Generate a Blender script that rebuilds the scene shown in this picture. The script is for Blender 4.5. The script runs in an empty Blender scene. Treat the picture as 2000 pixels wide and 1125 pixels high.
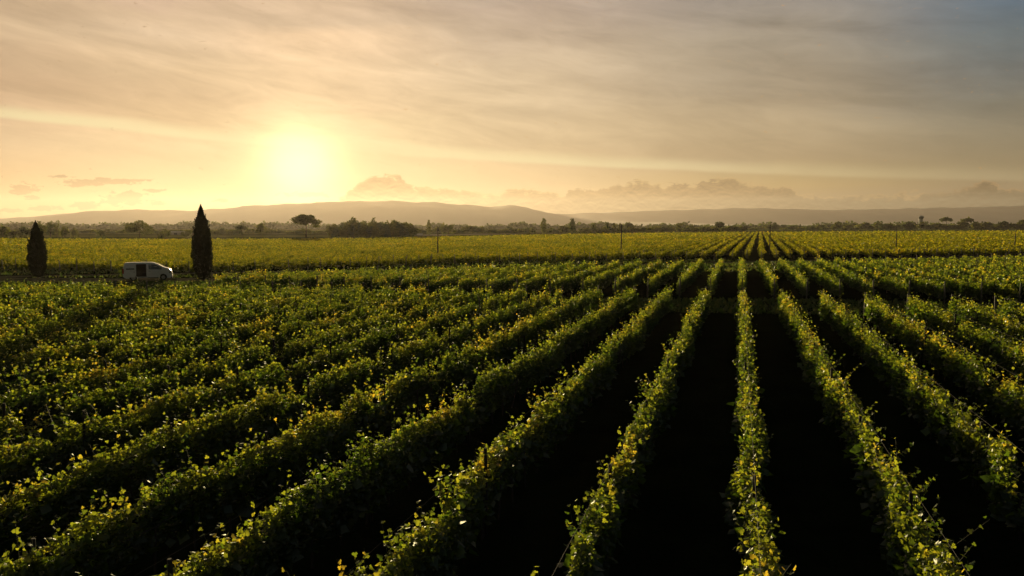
import bpy, bmesh, math, random
import numpy as np
from mathutils import Vector, Matrix
from mathutils.geometry import tessellate_polygon

sc = bpy.context.scene
C = bpy.context.collection
R = math.radians
F = 1450.0                      # focal length in photo pixels (photo 2000 wide)
PITCH = math.atan(122.5 / F)
CAMZ = 6.0

# ------------------------------------------------------------------ camera
cam = bpy.data.cameras.new('camera')
cam.sensor_width = 36.0
cam.lens = 36.0 * F / 2000.0
cam.clip_start = 0.1
cam.clip_end = 40000
cam_o = bpy.data.objects.new('camera', cam)
C.objects.link(cam_o)
cam_o.location = (0, 0, CAMZ)
cam_o.rotation_euler = (math.pi / 2 - PITCH, 0, 0)
sc.camera = cam_o

# ------------------------------------------------------------------ render / view
sc.view_settings.view_transform = 'Standard'
sc.view_settings.look = 'None'
sc.view_settings.exposure = 0.65
sc.view_settings.gamma = 1.0
sc.view_settings.use_curve_mapping = False
sc.cycles.max_bounces = 6
sc.cycles.diffuse_bounces = 1
sc.cycles.glossy_bounces = 2
sc.cycles.transmission_bounces = 4
sc.cycles.transparent_max_bounces = 4
sc.cycles.volume_bounces = 0
sc.cycles.sample_clamp_indirect = 4.0
sc.cycles.use_denoising = True
sc.cycles.denoiser = 'OPENIMAGEDENOISE'
sc.cycles.denoising_input_passes = 'RGB_ALBEDO_NORMAL'

# ------------------------------------------------------------------ sun
SUN_AZ = R(-15.8)               # from +Y towards +X
SUN_EL = R(4.4)
SUN_DIR = Vector((math.sin(SUN_AZ) * math.cos(SUN_EL), math.cos(SUN_AZ) * math.cos(SUN_EL), math.sin(SUN_EL)))
sl = bpy.data.lights.new('sun', 'SUN')
sl.energy = 5.0
sl.angle = R(0.6)
sl.color = (1.0, 0.76, 0.38)
so = bpy.data.objects.new('sun', sl)
C.objects.link(so)
so.rotation_euler = SUN_DIR.to_track_quat('Z', 'Y').to_euler()
so.location = (-40, 60, 60)


def pixdir(x, y):
    dx = (x - 1000) / F
    dv = -(y - 562.5) / F
    v = Vector((dx, math.cos(PITCH) + dv * math.sin(PITCH), -math.sin(PITCH) + dv * math.cos(PITCH)))
    return v.normalized()


def azel(x, y):
    v = pixdir(x, y)
    return math.atan2(v.x, v.y), math.asin(v.z)


def at(x, y, z=0.0):
    """point of the plane z seen at photo pixel x, y"""
    v = pixdir(x, y)
    k = (z - CAMZ) / v.z
    return Vector((v.x * k, v.y * k, z))


def lin(c):
    return tuple((v / 255 / 12.92) if v / 255 <= 0.04045 else ((v / 255 + 0.055) / 1.055) ** 2.4 for v in c)


# ------------------------------------------------------------------ world
class NT:
    def __init__(s, tree):
        s.t = tree

    def n(s, kind, **kw):
        nd = s.t.nodes.new(kind)
        for k, v in kw.items():
            setattr(nd, k, v)
        return nd

    def link(s, a, b):
        s.t.links.new(a, b)

    def put(s, sock, v):
        if hasattr(v, 'is_linked') or isinstance(v, bpy.types.NodeSocket):
            s.t.links.new(v, sock)
        else:
            sock.default_value = v

    def m(s, op, a, b=None, c=None, clamp=False):
        nd = s.n('ShaderNodeMath', operation=op, use_clamp=clamp)
        s.put(nd.inputs[0], a)
        if b is not None: s.put(nd.inputs[1], b)
        if c is not None: s.put(nd.inputs[2], c)
        return nd.outputs[0]

    def mix(s, f, a, b, blend='MIX'):
        nd = s.n('ShaderNodeMix', data_type='RGBA', blend_type=blend)
        s.put(nd.inputs[0], f)
        s.put(nd.inputs[6], a if not isinstance(a, tuple) else (*a, 1)[:4])
        s.put(nd.inputs[7], b if not isinstance(b, tuple) else (*b, 1)[:4])
        return nd.outputs[2]

    def rng(s, v, a, b, c=0.0, d=1.0, smooth=True):
        nd = s.n('ShaderNodeMapRange', interpolation_type='SMOOTHSTEP' if smooth else 'LINEAR')
        s.put(nd.inputs[0], v)
        for i, q in enumerate((a, b, c, d)): s.put(nd.inputs[i + 1], q)
        return nd.outputs[0]

    def ramp(s, v, stops, interp='LINEAR'):
        nd = s.n('ShaderNodeValToRGB')
        nd.color_ramp.interpolation = interp
        els = nd.color_ramp.elements
        while len(els) < len(stops): els.new(0.5)
        for e, (p, c) in zip(els, stops):
            e.position = p
            e.color = (*c, 1)
        s.put(nd.inputs[0], v)
        return nd.outputs[0]

    def curve(s, v, pts):
        nd = s.n('ShaderNodeFloatCurve')
        cu = nd.mapping.curves[0]
        while len(cu.points) < len(pts): cu.points.new(0.5, 0.5)
        for p, (a, b) in zip(cu.points, pts):
            p.location = (a, b)
            p.handle_type = 'AUTO_CLAMPED'
        nd.mapping.update()
        s.put(nd.inputs[1], v)
        return nd.outputs[0]

    def noise(s, vec, scale, detail=4, rough=0.5, dist=0.0):
        nd = s.n('ShaderNodeTexNoise')
        s.put(nd.inputs['Vector'], vec)
        nd.inputs['Scale'].default_value = scale
        nd.inputs['Detail'].default_value = detail
        nd.inputs['Roughness'].default_value = rough
        nd.inputs['Distortion'].default_value = dist
        return nd.outputs[0]

    def xyz(s, x, y, z=0.0):
        nd = s.n('ShaderNodeCombineXYZ')
        for i, v in enumerate((x, y, z)): s.put(nd.inputs[i], v)
        return nd.outputs[0]


SKYCOL = {
    0: [(435, (229, 181, 126)), (405, (247, 199, 136)), (350, (251, 208, 152)), (285, (247, 211, 167)), (243, (245, 208, 166)),
        (205, (219, 184, 147)), (160, (209, 174, 140)), (100, (213, 181, 147)), (40, (221, 191, 156)), (0, (213, 183, 150))],
    330: [(435, (242, 193, 127)), (400, (255, 217, 151)), (350, (255, 225, 168)), (285, (255, 223, 174)), (245, (235, 199, 155)),
          (190, (223, 189, 151)), (130, (229, 197, 159)), (60, (239, 208, 174)), (25, (221, 191, 159)), (0, (215, 184, 157))],
    590: [(435, (255, 209, 130)), (395, (255, 236, 161)), (340, (255, 242, 183)), (285, (255, 233, 178)), (220, (255, 219, 174)),
          (130, (255, 219, 177)), (75, (255, 217, 177)), (45, (225, 195, 164)), (0, (219, 189, 159))],
    1000: [(435, (193, 158, 129)), (405, (217, 182, 139)), (370, (253, 217, 164)), (325, (251, 217, 166)), (285, (229, 201, 159)),
           (200, (229, 203, 166)), (120, (221, 197, 166)), (60, (209, 186, 161)), (15, (191, 170, 152)), (0, (191, 172, 154))],
    1500: [(438, (141, 131, 114)), (405, (157, 142, 118)), (385, (187, 161, 120)), (365, (214, 182, 122)), (345, (208, 181, 127)),
           (315, (197, 173, 134)), (250, (200, 178, 142)), (170, (179, 163, 138)), (80, (173, 161, 142)), (0, (159, 151, 142))],
    2000: [(438, (109, 114, 100)), (405, (121, 122, 110)), (385, (148, 136, 112)), (365, (173, 153, 117)), (340, (175, 157, 119)),
           (270, (156, 145, 119)), (200, (140, 138, 124)), (130, (127, 132, 129)), (60, (111, 126, 132)), (0, (97, 117, 132))],
}
world = bpy.data.worlds.new('World')
sc.world = world
world.use_nodes = True
wt = world.node_tree
wt.nodes.clear()
W = NT(wt)
tc = W.n('ShaderNodeTexCoord')
sep = W.n('ShaderNodeSeparateXYZ')
W.link(tc.outputs['Generated'], sep.inputs[0])
az = W.m('ARCTAN2', sep.outputs[0], sep.outputs[1])
el = W.m('ARCSINE', sep.outputs[2])
ELMAX = R(18.0)
AZ0, AZ1 = R(-40), R(40)
# slow warp so that the bands are not straight
warp = W.noise(W.xyz(W.m('MULTIPLY', az, 3.0), W.m('MULTIPLY', el, 12.0), 3.1), 1.6, 5, 0.55)
warp = W.m('MULTIPLY', W.m('SUBTRACT', warp, 0.5), W.rng(el, R(2.5), R(9), 0.2, 1.0))
eln = W.m('DIVIDE', W.m('ADD', el, W.m('MULTIPLY', warp, R(3.2))), ELMAX, clamp=True)
cols = []
for x in sorted(SKYCOL):
    st = sorted((max(0.0, min(1.0, azel(x, y)[1] / ELMAX)), lin(c)) for y, c in SKYCOL[x])
    cols.append((azel(x, 300)[0], W.ramp(eln, st)))
sky = cols[0][1]
for (a0, _), (a1, c1) in zip(cols[:-1], cols[1:]):
    sky = W.mix(W.rng(az, a0, a1), sky, c1)


def azn(x, y=350):
    return (azel(x, y)[0] - AZ0) / (AZ1 - AZ0)


az01 = W.m('DIVIDE', W.m('SUBTRACT', az, AZ0), AZ1 - AZ0, clamp=True)
# streaks of the high cloud sheet, running down to the right
ca, sa = math.cos(R(9)), math.sin(R(9))
ru = W.m('ADD', W.m('MULTIPLY', az, ca), W.m('MULTIPLY', el, -sa))
rv = W.m('ADD', W.m('MULTIPLY', az, sa), W.m('MULTIPLY', el, ca))
st1 = W.noise(W.xyz(W.m('MULTIPLY', ru, 2.2), W.m('MULTIPLY', rv, 15.0), 0.7), 1.5, 7, 0.58, 0.6)
st2 = W.noise(W.xyz(W.m('MULTIPLY', ru, 7.0), W.m('MULTIPLY', rv, 26.0), 5.2), 1.7, 6, 0.62, 0.9)
stv = W.m('ADD', W.m('MULTIPLY', W.m('SUBTRACT', st1, 0.5), 0.85), W.m('MULTIPLY', W.m('SUBTRACT', st2, 0.5), 0.48))
stv = W.m('MULTIPLY', stv, W.rng(el, R(3.0), R(7), 0.12, 1.0))
stm = W.m('ADD', 1.0, stv)
vm = W.n('ShaderNodeVectorMath', operation='SCALE')
W.link(sky, vm.inputs[0]); W.link(stm, vm.inputs['Scale'])
sky = vm.outputs[0]
# bright lower edge of the cloud sheet
LINE = [(-60, 220), (0, 226), (150, 244), (300, 258), (450, 272), (600, 283), (800, 298), (1000, 311), (1200, 322), (1500, 336), (1800, 345), (2060, 350)]
linec = W.curve(az01, [(azn(x, y), azel(x, y)[1] / R(14)) for x, y in LINE])
lineel = W.m('MULTIPLY', linec, R(14))
d = W.m('SUBTRACT', W.m('ADD', el, W.m('MULTIPLY', warp, R(1.2))), lineel)
up = W.rng(d, 0.0, R(0.95), 1.0, 0.0)
dn = W.rng(d, R(-0.32), 0.0)
band = W.m('MULTIPLY', up, dn)
band = W.m('MULTIPLY', band, W.rng(W.noise(W.xyz(W.m('MULTIPLY', ru, 5.0), W.m('MULTIPLY', rv, 20.0), 9.0), 1.3, 4), 0.25, 0.6, 0.45, 1.0))
band = W.m('MULTIPLY', band, W.rng(az, R(4), R(32), 1.0, 0.25))
sky = W.mix(W.m('MULTIPLY', band, 0.95), sky, lin((255, 238, 184)), 'MIX')


def gauss(x, y, sx, sy):
    a0, e0 = azel(x, y)
    u = W.m('DIVIDE', W.m('SUBTRACT', az, a0), sx / F)
    v = W.m('DIVIDE', W.m('SUBTRACT', el, e0), sy / F)
    q = W.m('ADD', W.m('MULTIPLY', u, u), W.m('MULTIPLY', v, v))
    return W.m('EXPONENT', W.m('MULTIPLY', q, -1.0))


# small separate clouds low on the left, and one dark one by the tower of cloud
cn = W.noise(W.xyz(W.m('MULTIPLY', az, 95.0), W.m('MULTIPLY', el, 210.0), 1.0), 1.0, 6, 0.62, 0.5)
acc = None
for g in [(45, 370, 22, 10), (60, 386, 12, 5), (165, 357, 34, 7), (225, 353, 42, 5), (270, 352, 30, 3), (240, 390, 38, 12), (262, 381, 20, 8), (170, 401, 24, 7),
          (90, 407, 26, 5), (120, 345, 20, 3), (300, 372, 20, 4), (305, 397, 16, 6), (430, 392, 16, 4), (20, 411, 20, 4),
          (600, 380, 50, 5), (830, 372, 32, 6), (795, 376, 24, 6)]:
    gg = gauss(*g)
    acc = gg if acc is None else W.m('MAXIMUM', acc, gg)
sm = W.rng(W.m('ADD', W.m('MULTIPLY', acc, 1.0), W.m('MULTIPLY', W.m('SUBTRACT', cn, 0.5), 2.4)), 0.34, 0.66)
sky = W.mix(W.m('MULTIPLY', sm, 0.8), sky, W.mix(W.rng(az, R(-22), R(-12)), lin((158, 124, 90)), lin((216, 164, 98))))

# the bank of cumulus along the horizon
TOP = [(-60, 440), (600, 440), (650, 398), (668, 384), (690, 366), (720, 350), (750, 344), (785, 347), (800, 362), (850, 368), (900, 368), (950, 380),
       (1000, 370), (1050, 370), (1085, 378), (1130, 369), (1200, 364), (1250, 353), (1300, 360), (1360, 358), (1410, 350), (1470, 357),
       (1540, 371), (1620, 384), (1740, 380), (1850, 374), (1900, 360), (1930, 356), (1965, 368), (2060, 378)]
topc = W.curve(az01, [(azn(x, y), azel(x, y)[1] / R(5)) for x, y in TOP])
topel = W.m('MULTIPLY', topc, R(5))
cb = W.noise(W.xyz(W.m('MULTIPLY', az, 48.0), W.m('MULTIPLY', el, 95.0), 7.7), 1.2, 8, 0.64, 0.4)
cb2 = W.noise(W.xyz(W.m('MULTIPLY', az, 48.0), W.m('MULTIPLY', W.m('ADD', el, 0.0025), 95.0), 7.7), 1.2, 8, 0.64, 0.4)
off = W.m('MULTIPLY', W.m('SUBTRACT', cb, 0.5), R(1.9))
dt = W.m('SUBTRACT', W.m('ADD', topel, off), el)
cm = W.rng(dt, R(-0.03), R(0.10))
body = W.ramp(az01, [(azn(600), lin((196, 153, 97))), (azn(720), lin((186, 143, 96))), (azn(900), lin((172, 137, 93))), (azn(1150), lin((167, 135, 91))), (azn(1500), lin((143, 118, 81))), (azn(2000), lin((118, 102, 73)))])
low = W.ramp(az01, [(azn(600), lin((198, 158, 102))), (azn(760), lin((181, 149, 107))), (azn(1000), lin((172, 149, 111))), (azn(1300), lin((146, 134, 104))), (azn(1500), lin((128, 121, 98))), (azn(2000), lin((103, 106, 89)))])
body = W.mix(W.rng(el, R(1.6), R(2.5)), low, body)
relief = W.m('ADD', 1.0, W.m('MULTIPLY', W.m('SUBTRACT', cb, cb2), 3.0))
vm2 = W.n('ShaderNodeVectorMath', operation='SCALE')
W.link(body, vm2.inputs[0]); W.link(relief, vm2.inputs['Scale'])
rim = W.m('MULTIPLY', W.rng(dt, R(0.02), R(0.30), 1.0, 0.0), W.rng(W.noise(W.xyz(W.m('MULTIPLY', az, 18.0), W.m('MULTIPLY', el, 30.0), 2.0), 1.0, 3), 0.36, 0.54))
bodyc = W.mix(W.m('MULTIPLY', rim, 0.9), vm2.outputs[0], W.ramp(az01, [(azn(700), lin((255, 226, 160))), (azn(1300), lin((240, 205, 140))), (azn(2000), lin((205, 165, 112)))]))
sky = W.mix(W.m('MULTIPLY', cm, 0.94), sky, bodyc)

# the low sky is seen through the haze of the plain, which adds its own light
lows = W.m('MULTIPLY', W.rng(el, R(0), R(6), 0.44, 0.74, False), W.rng(el, R(6), R(15), 1.0, 1.24, False))
vm3 = W.n('ShaderNodeVectorMath', operation='SCALE')
W.link(sky, vm3.inputs[0]); W.link(lows, vm3.inputs['Scale'])
sky = vm3.outputs[0]
# glow of the veiled sun
dot = W.n('ShaderNodeVectorMath', operation='DOT_PRODUCT')
W.link(tc.outputs['Generated'], dot.inputs[0])
dot.inputs[1].default_value = SUN_DIR
ang = W.m('ARCCOSINE', W.m('MINIMUM', dot.outputs['Value'], 0.999999))


def lobe(w, p=2.0):
    return W.m('EXPONENT', W.m('MULTIPLY', W.m('POWER', W.m('DIVIDE', ang, R(w)), p), -1.0))


g1 = W.m('MULTIPLY', lobe(2.8, 2.2), 1.0)
g2 = W.m('MULTIPLY', lobe(8.5, 1.3), 0.08)
veil = W.m('SUBTRACT', 1.0, W.m('MULTIPLY', cm, 0.93))
gl = W.m('MULTIPLY', W.m('ADD', g1, g2), veil)
gv = W.n('ShaderNodeVectorMath', operation='SCALE')
gv.inputs[0].default_value = (1.0, 0.82, 0.36)
W.link(gl, gv.inputs['Scale'])
sky = W.mix(1.0, sky, gv.outputs[0], 'ADD')

# everywhere else: the physical sky with the sun near the horizon
ns = W.n('ShaderNodeTexSky', sky_type='NISHITA')
ns.sun_disc = False
ns.sun_elevation = SUN_EL
ns.sun_rotation = SUN_AZ
ns.air_density = 1.5
ns.dust_density = 2.5
nsc = W.n('ShaderNodeVectorMath', operation='SCALE')
W.link(ns.outputs[0], nsc.inputs[0])
nsc.inputs['Scale'].default_value = 0.06
aab = W.m('ABSOLUTE', az)
fr = W.m('MULTIPLY', W.rng(aab, R(45), R(85), 1.0, 0.0), W.rng(el, R(16.5), R(26), 1.0, 0.0))
final = W.mix(fr, nsc.outputs[0], sky)
bg = W.n('ShaderNodeBackground')
W.link(final, bg.inputs[0])
bg.inputs[1].default_value = 0.565
wo = W.n('ShaderNodeOutputWorld')
W.link(bg.outputs[0], wo.inputs[0])


# ------------------------------------------------------------------ helpers
def tag(o, label=None, cat=None, group=None, kind=None):
    if label: o['label'] = label
    if cat: o['category'] = cat
    if group: o['group'] = group
    if kind: o['kind'] = kind
    return o


def empty(name, loc=(0, 0, 0), rz=0.0, label=None, cat=None, group=None):
    o = bpy.data.objects.new(name, None)
    C.objects.link(o)
    o.location = loc
    o.rotation_euler = (0, 0, rz)
    o.empty_display_size = 0.3
    return tag(o, label, cat, group)


def link(name, me, parent=None, loc=None):
    o = bpy.data.objects.new(name, me)
    C.objects.link(o)
    if parent: o.parent = parent
    if loc is not None: o.location = loc
    return o


def mesh_from(name, V, F_, mat=None, smooth=False):
    me = bpy.data.meshes.new(name)
    me.from_pydata([tuple(v) for v in V], [], F_)
    if mat: me.materials.append(mat)
    if smooth:
        for p in me.polygons: p.use_smooth = True
    me.update()
    return me


class PB:
    """collects polygons of several sizes as numpy arrays, builds one mesh"""
    def __init__(s):
        s.v = []; s.l = []; s.c = []; s.m = []; s.a = []; s.n = 0

    def add(s, V, faces, mat=0, var=None):
        """V (N,k,3) per element; faces: list of index tuples inside the element"""
        N, k, _ = V.shape
        if N == 0: return
        base = s.n + np.arange(N)[:, None] * k
        s.v.append(V.reshape(-1, 3))
        s.a.append(np.repeat(var if var is not None else np.zeros(N), k))
        per_l = np.concatenate([np.array(f) for f in faces])
        s.l.append((base + per_l[None, :]).reshape(-1))
        s.c.append(np.tile(np.array([len(f) for f in faces]), N))
        s.m.append(np.full(N * len(faces), mat))
        s.n += N * k

    def build(s, name, mats):
        V = np.concatenate(s.v).astype(np.float32); L = np.concatenate(s.l).astype(np.int32)
        cnt = np.concatenate(s.c).astype(np.int32); M = np.concatenate(s.m).astype(np.int32)
        me = bpy.data.meshes.new(name)
        me.vertices.add(len(V)); me.vertices.foreach_set('co', V.reshape(-1))
        me.loops.add(len(L)); me.loops.foreach_set('vertex_index', L)
        me.polygons.add(len(cnt))
        st_ = np.concatenate([[0], np.cumsum(cnt)[:-1]]).astype(np.int32)
        me.polygons.foreach_set('loop_start', st_)
        me.polygons.foreach_set('loop_total', cnt)
        me.polygons.foreach_set('material_index', M)
        at_ = me.attributes.new('var', 'FLOAT', 'POINT')
        at_.data.foreach_set('value', np.concatenate(s.a).astype(np.float32))
        for m in mats: me.materials.append(m)
        me.update(calc_edges=True)
        return me


rs = np.random.RandomState(11)
LOBED = (np.array([[0, -.02, 0], [-.38, -.22, .03], [-.60, .22, .13], [-.34, .38, .06], [-.32, .78, .08], [0, 1.0, -.06],
                   [.32, .78, .08], [.34, .38, .06], [.60, .22, .13], [.38, -.22, .03]]),
         [(0, 5, 4, 3, 2, 1), (0, 9, 8, 7, 6, 5)])
KITE = (np.array([[0, -.1, 0], [-.52, .35, .12], [0, 1.0, -.02], [.52, .35, .12]]), [(0, 2, 1), (0, 3, 2)])
CARD = (np.array([[-.5, 0, .06], [.45, -.05, 0], [.5, .95, .08], [-.42, 1.0, 0]]), [(0, 1, 2, 3)])
BLADE = (np.array([[-.14, 0, 0], [.14, 0, 0], [.05, 1.0, .12], [-.05, .95, .12]]), [(0, 1, 2, 3)])


def rotmats(N, tilt_mu, tilt_sd, rng=rs, yaw=None):
    """leaf frames: yaw random, blade tilted from vertical hanging to lying"""
    ya = rng.uniform(0, 2 * np.pi, N) if yaw is None else yaw
    ti = rng.normal(tilt_mu, tilt_sd, N)
    ro = rng.normal(0, 0.6, N)
    cy, sy, ct, st_, cr, sr = np.cos(ya), np.sin(ya), np.cos(ti), np.sin(ti), np.cos(ro), np.sin(ro)
    # local Y = blade direction, Z = blade normal
    Yv = np.stack([cy * ct, sy * ct, st_], 1)
    Xv = np.stack([-sy, cy, np.zeros(N)], 1)
    Zv = np.cross(Xv, Yv)
    X2 = Xv * cr[:, None] + Zv * sr[:, None]
    Z2 = -Xv * sr[:, None] + Zv * cr[:, None]
    return X2, Yv, Z2


def leaves(pb, P, size, tmpl, mat=0, var=None, tilt=(-0.2, 0.7), rng=rs):
    N = len(P)
    if N == 0: return
    X, Y, Z = rotmats(N, *tilt, rng=rng)
    T, fc = tmpl
    V = (X[:, None, :] * T[None, :, 0:1] + Y[:, None, :] * T[None, :, 1:2] + Z[:, None, :] * T[None, :, 2:3])
    V = V * size[:, None, None] + P[:, None, :]
    pb.add(V, fc, mat, rng.uniform(0, 1, N) if var is None else var)


def sticks(pb, A, B, r0, r1, mat=0):
    """three-sided tapered sticks from A to B"""
    N = len(A)
    if N == 0: return
    d_ = B - A
    d_ /= np.linalg.norm(d_, axis=1)[:, None] + 1e-9
    ref = np.where(np.abs(d_[:, 2:3]) > 0.9, np.array([[1.0, 0, 0]]), np.array([[0, 0, 1.0]]))
    u = np.cross(d_, ref); u /= np.linalg.norm(u, axis=1)[:, None]
    w = np.cross(d_, u)
    ring = []
    for P, r in ((A, r0), (B, r1)):
        for k in range(3):
            a = 2 * math.pi * k / 3
            ring.append(P + (u * math.cos(a) + w * math.sin(a)) * r)
    V = np.stack(ring, 1)
    pb.add(V, [(0, 1, 4, 3), (1, 2, 5, 4), (2, 0, 3, 5), (3, 4, 5)], mat)


def tube_bm(bm, pts, rads, seg=8, cap=True):
    """tapered tube through pts"""
    rings = []
    for i, (p, r) in enumerate(zip(pts, rads)):
        p = Vector(p)
        a = Vector(pts[min(i + 1, len(pts) - 1)]) - Vector(pts[max(i - 1, 0)])
        a.normalize()
        ref = Vector((1, 0, 0)) if abs(a.z) > 0.8 else Vector((0, 0, 1))
        u = a.cross(ref).normalized(); w = a.cross(u)
        rings.append([bm.verts.new(p + (u * math.cos(2 * math.pi * k / seg) + w * math.sin(2 * math.pi * k / seg)) * r) for k in range(seg)])
    for r0, r1 in zip(rings[:-1], rings[1:]):
        for k in range(seg):
            f = bm.faces.new((r0[k], r0[(k + 1) % seg], r1[(k + 1) % seg], r1[k]))
            f.smooth = True
    if cap:
        bm.faces.new(rings[0]); bm.faces.new(list(reversed(rings[-1])))


def box_bm(bm, x0, x1, y0, y1, z0, z1, taper=1.0):
    cx, cy = (x0 + x1) / 2, (y0 + y1) / 2
    v = []
    for z, t in ((z0, 1.0), (z1, taper)):
        for x, y in ((x0, y0), (x1, y0), (x1, y1), (x0, y1)):
            v.append(bm.verts.new((cx + (x - cx) * t, cy + (y - cy) * t, z)))
    for f in ((3, 2, 1, 0), (4, 5, 6, 7), (0, 1, 5, 4), (1, 2, 6, 5), (2, 3, 7, 6), (3, 0, 4, 7)):
        bm.faces.new([v[i] for i in f])


def bm_mesh(name, bm, mat, bevel=0.0, recalc=True):
    if bevel:
        bmesh.ops.bevel(bm, geom=list(bm.edges), offset=bevel, segments=2, affect='EDGES', profile=0.7)
    if recalc: bmesh.ops.recalc_face_normals(bm, faces=bm.faces)
    me = bpy.data.meshes.new(name)
    bm.to_mesh(me)
    bm.free()
    me.materials.append(mat)
    return me


# ------------------------------------------------------------------ materials
def new_mat(name):
    m = bpy.data.materials.new(name)
    m.use_nodes = True
    m.node_tree.nodes.clear()
    t = NT(m.node_tree)
    out = t.n('ShaderNodeOutputMaterial')
    return m, t, out


def simple(name, col, rough=0.7, metal=0.0, spec=0.5, noise=0.15, scale=6.0, coat=0.0):
    m, t, out = new_mat(name)
    b = t.n('ShaderNodeBsdfPrincipled')
    tcn = t.n('ShaderNodeTexCoord')
    nz = t.noise(tcn.outputs['Object'], scale, 5, 0.6)
    c = t.mix(nz, tuple(v * (1 - noise) for v in col), tuple(min(1, v * (1 + noise)) for v in col))
    t.link(c, b.inputs['Base Color'])
    t.link(t.rng(nz, 0.3, 0.7, max(0, rough - .08), min(1, rough + .08)), b.inputs['Roughness'])
    b.inputs['Metallic'].default_value = metal
    b.inputs['Specular IOR Level'].default_value = spec
    b.inputs['Coat Weight'].default_value = coat
    t.link(b.outputs[0], out.inputs[0])
    return m


def leaf_mat(name, dif, tra, trans=0.5, gloss=0.04, rough=0.42, patch=0.35):
    """thin leaves: diffuse front, coloured light through them, a little shine; colours vary leaf by leaf"""
    m, t, out = new_mat(name)
    a = t.n('ShaderNodeAttribute', attribute_name='var')
    geo = t.n('ShaderNodeNewGeometry')
    pn = t.noise(geo.outputs['Position'], patch, 3, 0.5)
    v = t.m('ADD', t.m('MULTIPLY', a.outputs['Fac'], 0.7), t.m('MULTIPLY', t.m('SUBTRACT', pn, 0.30), 1.0), clamp=True)
    cd = t.ramp(v, [(0.0, dif[0]), (0.5, dif[1]), (0.85, dif[2]), (1.0, dif[3])])
    ct = t.ramp(v, [(0.0, tra[0]), (0.5, tra[1]), (0.85, tra[2]), (1.0, tra[3])])
    d1 = t.n('ShaderNodeBsdfDiffuse'); t.link(cd, d1.inputs[0])
    d2 = t.n('ShaderNodeBsdfTranslucent'); t.link(ct, d2.inputs[0])
    mx = t.n('ShaderNodeMixShader'); mx.inputs[0].default_value = trans
    t.link(d1.outputs[0], mx.inputs[1]); t.link(d2.outputs[0], mx.inputs[2])
    g = t.n('ShaderNodeBsdfGlossy'); g.inputs['Roughness'].default_value = rough
    g.inputs[0].default_value = (0.9, 0.95, 0.9, 1)
    m2 = t.n('ShaderNodeMixShader'); m2.inputs[0].default_value = gloss
    t.link(mx.outputs[0], m2.inputs[1]); t.link(g.outputs[0], m2.inputs[2])
    t.link(m2.outputs[0], out.inputs[0])
    return m


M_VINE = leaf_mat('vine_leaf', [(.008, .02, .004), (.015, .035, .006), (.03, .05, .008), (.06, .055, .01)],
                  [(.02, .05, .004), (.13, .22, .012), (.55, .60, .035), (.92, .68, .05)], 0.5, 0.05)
M_VINE_FAR = leaf_mat('vine_leaf_far', [(.012, .025, .004), (.025, .04, .006), (.045, .055, .008), (.07, .055, .01)],
                      [(.05, .07, .003), (.30, .32, .010), (.62, .54, .018), (.78, .48, .02)], 0.5, 0.02, patch=0.05)
M_CYP = leaf_mat('cypress_leaf', [(.006, .012, .004), (.010, .018, .006), (.016, .025, .008), (.03, .035, .01)],
                 [(.01, .02, .004), (.015, .03, .005), (.03, .04, .008), (.05, .05, .01)], 0.2, 0.02, patch=1.5)
M_TREE = leaf_mat('tree_leaf', [(0.02, 0.054, 0.021), (0.035, 0.0825, 0.03), (0.0525, 0.105, 0.036), (0.075, 0.12, 0.042)],
                  [(.10, .12, .02), (.16, .18, .03), (.24, .24, .04), (.32, .28, .05)], 0.45, 0.02, patch=0.2)
M_TREE_B = leaf_mat('tree_leaf_blue', [(0.02, 0.063, 0.042), (0.0312, 0.0825, 0.054), (0.045, 0.102, 0.063), (0.0625, 0.12, 0.0675)],
                    [(.08, .11, .03), (.12, .15, .04), (.18, .2, .05), (.25, .24, .06)], 0.42, 0.02, patch=0.2)
M_GRASS = leaf_mat('grass_blades', [(.02, .04, .01), (.04, .06, .014), (.06, .075, .02), (.10, .09, .03)],
                   [(.05, .10, .015), (.10, .16, .02), (.18, .2, .03), (.24, .2, .05)], 0.4, 0.03, patch=0.4)
M_BARK = simple('vine_bark', (.035, .025, .018), 0.9, noise=.4, scale=20)
M_SHOOT = simple('green_shoot', (.05, .06, .02), 0.7, noise=.3, scale=10)
M_TRUNK = simple('tree_bark', (.05, .038, .028), 0.9, noise=.4, scale=3)
M_POST = simple('weathered_wood', (.022, .019, .016), 0.85, noise=.4, scale=14)
M_POSTC = simple('grey_end_post', (.10, .095, .08), 0.85, noise=.3, scale=9)
M_WIRE = simple('galvanised_wire', (.05, .048, .045), 0.8, metal=.0, spec=.2, noise=.1)
M_POLE = simple('dark_pole', (.02, .018, .016), 0.8, noise=.3, scale=8)

# ------------------------------------------------------------------ vineyard frame: s across the rows, t along them
TH1 = R(16.97)
D1 = np.array([math.sin(TH1), math.cos(TH1), 0.0]); N1 = np.array([D1[1], -D1[0], 0.0])
TH2 = R(18.4)
D2 = np.array([math.sin(TH2), math.cos(TH2), 0.0]); N2 = np.array([D2[1], -D2[0], 0.0])
SP = 2.46


def W1(s, t, z=0.0):
    return N1 * s + D1 * t + np.array([0, 0, z])


def inter(pts):
    xs = [p[0] for p in pts]; ys = [p[1] for p in pts]
    return lambda v: float(np.interp(v, xs, ys))


front_end = inter([(-70, 42.5), (-53, 44.4), (-43, 46.6), (-35, 48.4), (-19, 49.8), (-13, 50.6), (-5, 53.0), (3, 52.8), (8, 51.0), (15, 51.4), (60, 50)])
back_start = inter([(-50, 54), (-17, 56.8), (-8, 60.4), (-2.5, 62.8), (5, 63.8), (60, 64)])
back_end = inter([(-44.7, 61.4), (-34, 73.6), (-25, 82.3), (-12, 94.6), (-2, 100.6), (3, 102.3), (45, 137), (80, 166)])

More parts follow.
